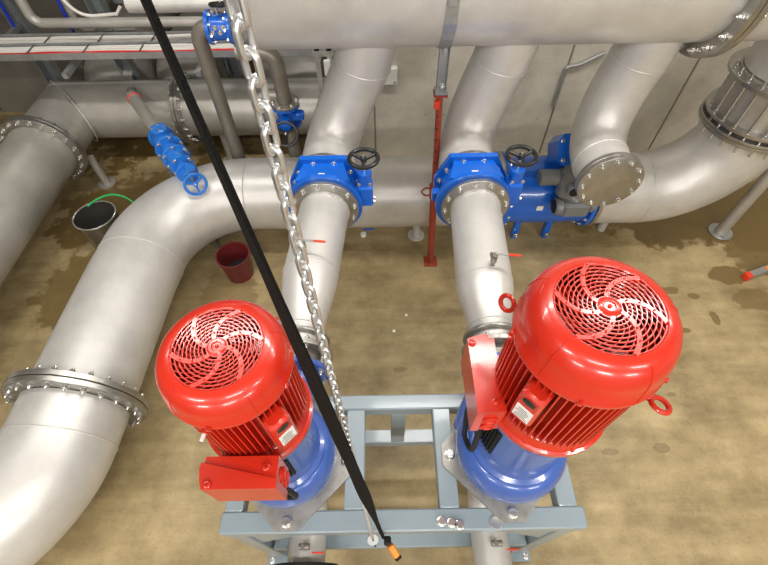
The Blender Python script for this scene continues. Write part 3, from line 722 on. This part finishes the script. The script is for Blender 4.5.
bolts(go, (-1.075, 3.05, 1.632), (1, 0, 0), .085, 8, B11, .2); bolts(go, (-.965, 3.05, 1.632), (-1, 0, 0), .085, 8, B11, .2)
for k in range(4): place('bolt', B11, go, at((-1.06 + .025 * k, 2.975 - .0, 1.632 + .03 * (k % 2)), (0, -1, 0)))
MB().cyl((-.94, 3.05, 1.632), (-.4, 3.05, 1.632), .052, 20).build('pipe_stub', 'steel_dull', t2)
handwheel(t2, (-.985, 3.05, 1.767), (0, .3, 1), .06)
MB().cyl((-1.02, 3.05, 1.70), (-1.02, 3.05, 1.767), .012, 10).build('stem', 'bolt', t2)

t = thing('slim_riser', (-.70, 3.0, 0), 'slim steel pipe with blue valve and black handwheel beside the left riser', 'pipe')
MB().sweep([(-.95, 3.0, 1.50), (-.80, 3.0, 1.50)] + arc((-.80, 3.0, 1.40), (0, 0, 1), (1, 0, 0), .10, 0, PI / 2, 8)[1:] + [(-.70, 3.0, 1.14)], .052, 22).build('pipe', 'steel_dark', t)
MB().cyl((-.70, 3.0, 0), (-.70, 3.0, .98), .048, 22).build('lower_pipe', 'steel_dark', t)
MB().cyl((-.70, 3.0, 1.118), (-.70, 3.0, 1.138), .105, 28, .003).build('flange', 'flange', t)
g = MB(); g.cyl((-.70, 3.0, 1.095), (-.70, 3.0, 1.117), .105, 28, .003); g.sweep([(-.7, 3, 1.10), (-.7, 3, 1.06), (-.7, 3, 1.0), (-.7, 3, .95)], [.055, .075, .075, .055], 24); g.cyl((-.7, 3, .95), (-.7, 3, .97), .10, 28, .003); g.cyl((-.7, 3, 1.03), (-.7, 2.86, 1.03), .045, 20); g.box((-.62, 2.97, 1.04), (.10, .07, .06), None, .01)
go = g.build('blue_valve', 'vblue', t); bolts(go, (-.7, 3.0, 1.138), (0, 0, 1), .085, 6, B11, .2)
handwheel(t, (-.70, 2.83, .98), (0, -1, .5), .085)
t = thing('thin_conduit', (-.83, 3.02, 0), 'thin bent steel conduit standing just behind the chain', 'pipe')
MB().sweep([(-.70, 3.08, 1.14), (-.85, 3.08, 1.14)] + arc((-.85, 3.08, 1.07), (0, 0, 1), (-1, 0, 0), .07, 0, PI / 2, 6)[1:] + [(-.92, 3.08, .0)], .026, 14).build('conduit', 'steel_dull', t)

# ------------------------------------------------------------------ cable trays, slim pipes, columns (upper left)
def tray(y, z, w, lab, red):
    t = thing('cable_tray', (-2.2, y, z), lab, 'cable tray', 'cable trays at the upper left')
    b = MB(); x0, x1 = -4.38, -.35
    b.box(((x0 + x1) / 2, y, z), (x1 - x0, w, .004)); b.box(((x0 + x1) / 2, y - w / 2, z + .02), (x1 - x0, .004, .05)); b.box(((x0 + x1) / 2, y + w / 2, z + .02), (x1 - x0, .004, .05))
    b.build('tray', 'galv', t)
    for k in range(5):
        yy = y - w * .36 + k * w * .18
        MB().sweep([(x0 + (x1 - x0) * i / 16, yy + random.uniform(-.006, .006), z + .016 + random.uniform(0, .006)) for i in range(17)], .012, 8).build('cable', 'redcable' if (red and k == 1) else 'cable', t)
    for k in range(9): MB().box((x0 + .3 + k * .44, y, z + .032), (.012, w * .9, .004)).build('cable_tie', 'ink', t)
    return t
tray(3.86, 1.16, .17, 'galvanised cable tray full of pale cables, the upper of two', False)
tray(3.60, 1.205, .17, 'galvanised cable tray with a red cable, the lower of two', True)
for i, (x, y, lab) in enumerate(((-3.22, 4.30, 'galvanised steel channel post left of the other two behind the cable trays'), (-2.46, 4.30, 'galvanised steel channel post behind the cable trays, middle of three'), (-1.42, 4.30, 'galvanised steel channel post nearest the blue coupling behind the trays'))):
    t = thing('steel_post', (x, y, 0), lab, 'post', 'galvanised posts behind the trays')
    b = MB(); b.box((x, y + .05, 1.6), (.12, .008, 3.2)); b.box((x - .06, y, 1.6), (.008, .10, 3.2)); b.box((x + .06, y, 1.6), (.008, .10, 3.2)); b.build('channel', 'duct', t)
    br = MB(); br.box((x, 3.83, 1.13), (.04, .86, .04)); br.build('tray_bracket', 'galv', t)
    MB().box((x, y, .006), (.2, .2, .012)).build('base_plate', 'duct', t)
def slim(pts, r, lab, m='steel_dull', name='slim_pipe', group='slim pipes above the cable trays'):
    o = MB().sweep(pts, r, 16).build(name, m, None, pts[0]); return tag(o, lab, 'pipe', group)
slim([(-2.88, 4.0, 4.69), (-2.88, 4.0, 1.34)] + arc((-2.80, 4.0, 1.34), (-1, 0, 0), (0, 0, -1), .08, 0, PI / 2, 6)[1:] + [(-1.1, 4.0, 1.25)], .04, 'slim grey pipe dropping at far left, then running level above the trays')
slim([(-2.72, 4.3, 4.69), (-2.72, 4.3, 1.16)] + arc((-2.64, 4.3, 1.16), (-1, 0, 0), (0, 0, -1), .08, 0, PI / 2, 6)[1:] + [(-2.2, 4.3, 1.08)], .032, 'slimmer grey pipe with a short level end, behind the longer one')
slim([(-1.83, 3.6, 1.56), (-.75, 3.6, 1.56)], .062, 'thick pale level pipe along the top edge left of the manifold', 'steel')
slim([(-2.42, 3.7, 1.9)] + bez((-2.36, 3.7, 1.58), (-2.32, 3.7, 1.48), (-2.28, 3.7, 1.43), (-2.15, 3.7, 1.44), 8) + [(-2.0, 3.7, 1.45), (-1.95, 3.7, 1.5)], .012, 'thin white bent cable hanging beside the sheet metal duct', 'cable', 'hanging_cable', 'cables at the upper left')
for x, y, lab in ((-3.22, 4.2, 'blue cable hanging farther left in the dark corner'), (-2.66, 4.1, 'short blue cable hanging nearer the sheet metal duct')):
    slim([(x, y, 2.3), (x + .02, y, 1.6), (x + .0, y, 1.12)], .013, lab, 'bluehose', 'hanging_cable', 'cables at the upper left')
o = MB().box((-1.75, 4.75, 1.42), (1.35, .5, .45), None, .01).build('air_duct', 'duct', None, (-1.75, 4.75, 1.2)); tag(o, 'grey sheet metal duct hanging above the cable trays', 'duct')
t = thing('duct_hanger', (-1.75, 4.75, 1.64), 'slim rods holding the sheet metal duct', 'hanger')
for x in (-2.3, -1.2): MB().cyl((x, 4.75, 1.645), (x, 4.75, 4.7), .01, 8).build('rod', 'galv', t)
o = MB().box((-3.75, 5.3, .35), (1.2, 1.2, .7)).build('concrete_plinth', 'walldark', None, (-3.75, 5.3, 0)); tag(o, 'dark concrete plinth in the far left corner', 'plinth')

# wall box behind riser
t = thing('junction_box', (.075, 3.79, .88), 'small pale grey box fixed to the concrete wall beside a riser', 'box')
MB().box((.072, 3.77, .885), (.15, .06, .15), None, .006).build('case', 'boxgrey', t)
place('bolt', B8, t, at((.125, 3.74, .84), (0, -1, 0)))
t = thing('wall_bracket', (-.36, 3.5, 0), 'galvanised strut frame beside the left riser above the far pipe', 'bracket')
for x in (-.47, -.38): MB().box((x, 3.36, .66), (.035, .035, 1.32)).build('strut_channel', 'galv', t)
MB().box((-.43, 3.36, 1.30), (.16, .04, .04)).build('crossbar', 'galv', t)
MB().box((-.40, 3.33, 1.20), (.05, .03, .12), None, .004).build('terminal_block', 'boxgrey', t)
# thin conduit loop on wall (behind middle riser)
o = MB().sweep([(1.61, 3.775, .55), (1.61, 3.775, .90)] + arc((1.645, 3.775, .90), (-1, 0, 0), (0, 0, 1), .035, 0, PI / 2, 5)[1:] + [(1.725, 3.775, .95), (1.90, 3.775, 1.05)], .016, 10).build('wall_conduit', 'galv', None, (1.61, 3.78, .6)); tag(o, 'thin bent conduit on the concrete wall between two risers', 'conduit')

# ------------------------------------------------------------------ buckets, hoses, floor items
t = thing('steel_pot', (-2.42, 2.71, 0), 'round stainless steel pot standing on the wet floor', 'pot')
MB().lathe([(0, .004), (.145, .004), (.15, 0), (.158, .02), (.168, .30), (.166, .30), (.150, .02), (0, .015)], M.Translation((-2.42, 2.71, 0)), 48, False, False).build('pot_wall', 'pot', t)
MB().torus((-2.42, 2.71, .302), (0, 0, 1), .168, .007, 48, 8).build('rim', 'rimsteel', t)
MB().lathe([(.153, .05), (0, .05)], M.Translation((-2.42, 2.71, 0)), 40, False, False).build('dirty_water', 'dark', t)
t = thing('plastic_bucket', (-1.20, 2.30, 0), 'maroon plastic bucket on the floor beside the header bend', 'bucket')
MB().lathe([(0, .004), (.10, .004), (.105, 0), (.128, .235), (.135, .235), (.135, .25), (.125, .25), (.10, .012), (0, .012)], M.Translation((-1.20, 2.30, 0)), 40, False, False).build('bucket_wall', 'bucket', t)
MB().lathe([(.110, .06), (0, .06)], M.Translation((-1.20, 2.30, 0)), 32, False, False).build('dirty_water', 'dark', t)
hp = bez((-2.50, 2.80, .32), (-2.36, 3.02, .36), (-2.12, 2.98, .30), (-2.06, 2.72, .02), 16)
o = MB().sweep(hp, .009, 10).build('garden_hose', 'green', None, (-2.2, 2.75, 0)); tag(o, 'thin green hose curling out of the steel pot', 'hose')
hp = bez((-1.55, 3.05, .03), (-1.9, 3.35, .03), (-2.25, 3.2, .03), (-2.18, 2.75, .03), 18) + bez((-2.15, 2.62, .03), (-2.1, 2.5, .03), (-2.0, 2.6, .03), (-1.9, 2.7, .03), 8)
o = MB().sweep(hp, .028, 12).build('drain_hose', 'hose', None, (-1.9, 2.9, 0)); tag(o, 'fat grey hose looped on the wet floor behind the steel pot', 'hose')
t = thing('floor_tool', (3.1, 2.2, 0), 'grey bar with orange end cap lying on the floor, right edge', 'tool')
dd_ = V((3.35, 2.29, 0)) - V((2.945, 2.15, 0)); mt = at((2.945, 2.15, .03), dd_, (0, 0, 1))
MB().box((0, 0, .30), (.05, .06, .52), mt, .004).build('bar', 'galv', t); MB().box((0, 0, .02), (.056, .062, .05), mt, .006).build('end_cap', 'redplastic', t); MB().box((0, .035, .2), (.02, .012, .03), mt).build('knob', 'orange', t)
t = thing('floor_drain_plug', (-.155, 2.72, 0), 'small white plug with blue lever on the floor behind left discharge pipe', 'plug')
MB().cyl((-.175, 2.70, 0), (-.175, 2.70, .03), .026, 16, .003).build('plug', 'white', t)
MB().box((-.13, 2.745, .035), (.10, .016, .010), at((0, 0, 0)), .002).build('lever', 'vblue', t)
for i, (x, y) in enumerate(((.17, 1.86), (.07, 1.72))):
    o = MB().lathe([(.012, 0), (.012, .003), (0, .004)], M.Translation((x, y, 0)), 10).build('paper_scrap', 'white', None, (x, y, 0)); tag(o, ('tiny white scrap on the floor nearer the red prop', 'tiny white scrap on the floor nearer the chain')[i], 'scrap', 'scraps on the floor')

# ------------------------------------------------------------------ hanging chain
XC, YC, ZB = -.066, .241, .80
t = thing('lifting_chain', (XC, YC, ZB), 'galvanised link chain hanging in front of the frame', 'chain')
pitch = .0147; wr = .0021
def link_mesh():
    w = .0046; hl = .0082; pts = []
    for i in range(9): a = PI * i / 8; pts.append((w * math.cos(a), 0, hl + w * math.sin(a) - .0038))
    for i in range(9): a = PI + PI * i / 8; pts.append((w * math.cos(a), 0, -hl + w * math.sin(a) + .0038))
    return MB().sweep(pts, wr, 10, True).mesh('chain_link', 'chain')
LK = link_mesh(); zt = 3.02; n = int((zt - ZB - .03) / pitch)
cy = lambda z: YC - .0066 * (z - ZB)
for i in range(n):
    k = n - 1 - i; z = ZB + .035 + k * pitch
    mw = M.Translation((XC, cy(z), z)) @ M.Rotation(R_(60 + (90 if k % 2 else 0)), 4, 'Z')
    if i < 100: place('chain_link', LK, t, mw)
    else:
        if i == 100: rest = MB()
        rest.add([v.co.copy() for v in LK.vertices], [list(p.vertices) for p in LK.polygons], mw)
for k in range(int(1.68 / pitch)):
    z = ZB + .035 + (n + k) * pitch
    if z < 4.69: rest.add([v.co.copy() for v in LK.vertices], [list(p.vertices) for p in LK.polygons], M.Translation((XC, cy(z), z)) @ M.Rotation(R_(60 + (90 if (n + k) % 2 else 0)), 4, 'Z'))
ro = rest.build('chain_run', 'chain', t); ro['kind'] = 'stuff'
MB().lathe([(.004, -.004), (.024, -.004), (.026, -.002), (.026, .002), (.024, .004), (.004, .004), (.004, -.004)], at((XC, YC, ZB + .018), (.2, -.6, .8)), 28, False, False).build('end_disc', 'galv', t)
MB().sweep([(XC, YC, ZB + .02), (XC + .003, YC - .012, ZB - .02), (XC + .01, YC - .02, ZB - .045)], [.006, .008, .003], 10).build('hook_tip', 'black', t)

# black strap, twisting from edge-on to face-on
t = thing('lifting_strap', (-.019, .238, .80), 'black webbing strap with orange end hanging in front of the frame', 'strap')
P0 = V((-.019, .238, .85)); P1 = V((-.0956, .2031, 2.92))
tw = [(0, .95), (.45, .95), (.58, .72), (.70, .62), (.78, .50), (.84, .38), (.90, .22), (.95, .13), (1, .055)]
def lerp_tab(tab, k):
    for (a, x), (b, y) in zip(tab, tab[1:]):
        if k <= b: return x + (y - x) * (k - a) / (b - a)
    return tab[-1][1]
b = MB(); vs = []; fs = []; NS = 90
for i in range(NS + 1):
    k = i / NS * 1.80; p = P0.lerp(P1, k)
    w = .016 + .0 * k if k < .25 else min(.016 + (k - .25) * .075, .034)
    h = V((p.x, p.y, 0)).normalized(); nn = V((-h.y, h.x, 0)); sn = lerp_tab(tw, min(k, 1)); wd = nn * sn + h * math.sqrt(1 - sn * sn); th = V((-wd.y, wd.x, 0)) * .0014
    for sg, u in ((-1, -1), (1, -1), (1, 1), (-1, 1)): vs.append(p + wd * (w / 2 * sg) + th * u)
for i in range(NS):
    for j in range(4): fs.append((i * 4 + j, i * 4 + (j + 1) % 4, i * 4 + 4 + (j + 1) % 4, i * 4 + 4 + j))
fs += [(3, 2, 1, 0), tuple(range(4 * NS, 4 * NS + 4))]
b.add(vs, fs).build('webbing', 'webbing', t)
hk = MB(); hk.box((-.004, .232, .835), (.030, .034, .05), None, .006); hk.build('buckle', 'black', t)
m_ = at((.004, .222, .82), (.55, -.75, -.5))
MB().box((0, 0, .032), (.028, .028, .06), m_, .005).build('orange_end', 'orange', t)
MB().box((-.004, -.012, .014), (.02, .014, .022), m_, .003).build('red_button', 'redplastic', t)
MB().box((0, 0, .066), (.029, .029, .01), m_, .002).build('end_tip', 'black', t)

# ------------------------------------------------------------------ light
w = bpy.data.worlds.new('world'); scn.world = w; w.use_nodes = True
w.node_tree.nodes['Background'].inputs['Color'].default_value = (1, .98, .95, 1); w.node_tree.nodes['Background'].inputs['Strength'].default_value = .05
def area(name, loc, sx, sy, e, c=(1, .965, .91), rot=(0, 0, 0)):
    l = bpy.data.lights.new(name, 'AREA'); l.shape = 'RECTANGLE'; l.size = sx; l.size_y = sy; l.energy = e; l.color = c
    o = bpy.data.objects.new(name, l); o.location = loc; o.rotation_euler = rot; col.objects.link(o); return o
for x, e in ((-2.9, 12), (-1.3, 26), (.5, 28), (2.3, 32), (4.0, 22)): area('ceiling_lamp_or_fill', (x, 2.0, 4.55), 1.3, .22, e)
for x, e in ((-2.3, 42), (.3, 30), (2.8, 36)): area('ceiling_lamp_or_fill', (x, -1.5, 4.55), 1.3, .22, e)
for x, e in ((-2.4, 44), (.4, 44), (3.0, 44)): area('front_fill', (x, -3.7, 3.5), 1.3, .3, e, rot=(R_(68), 0, 0))  # unseen fill row behind the camera, added to brighten risers and manifold
area('ceiling_lamp_or_fill', (-2.2, 5.9, 4.4), 1.3, .22, 11)  # unseen fill added at the rear to brighten the pipes running back
vs_ = scn.view_settings
vs_.view_transform = 'Standard'; vs_.look = 'None'; vs_.gamma = 1; vs_.use_curve_mapping = False; vs_.exposure = .56
scn.display_settings.display_device = 'sRGB'
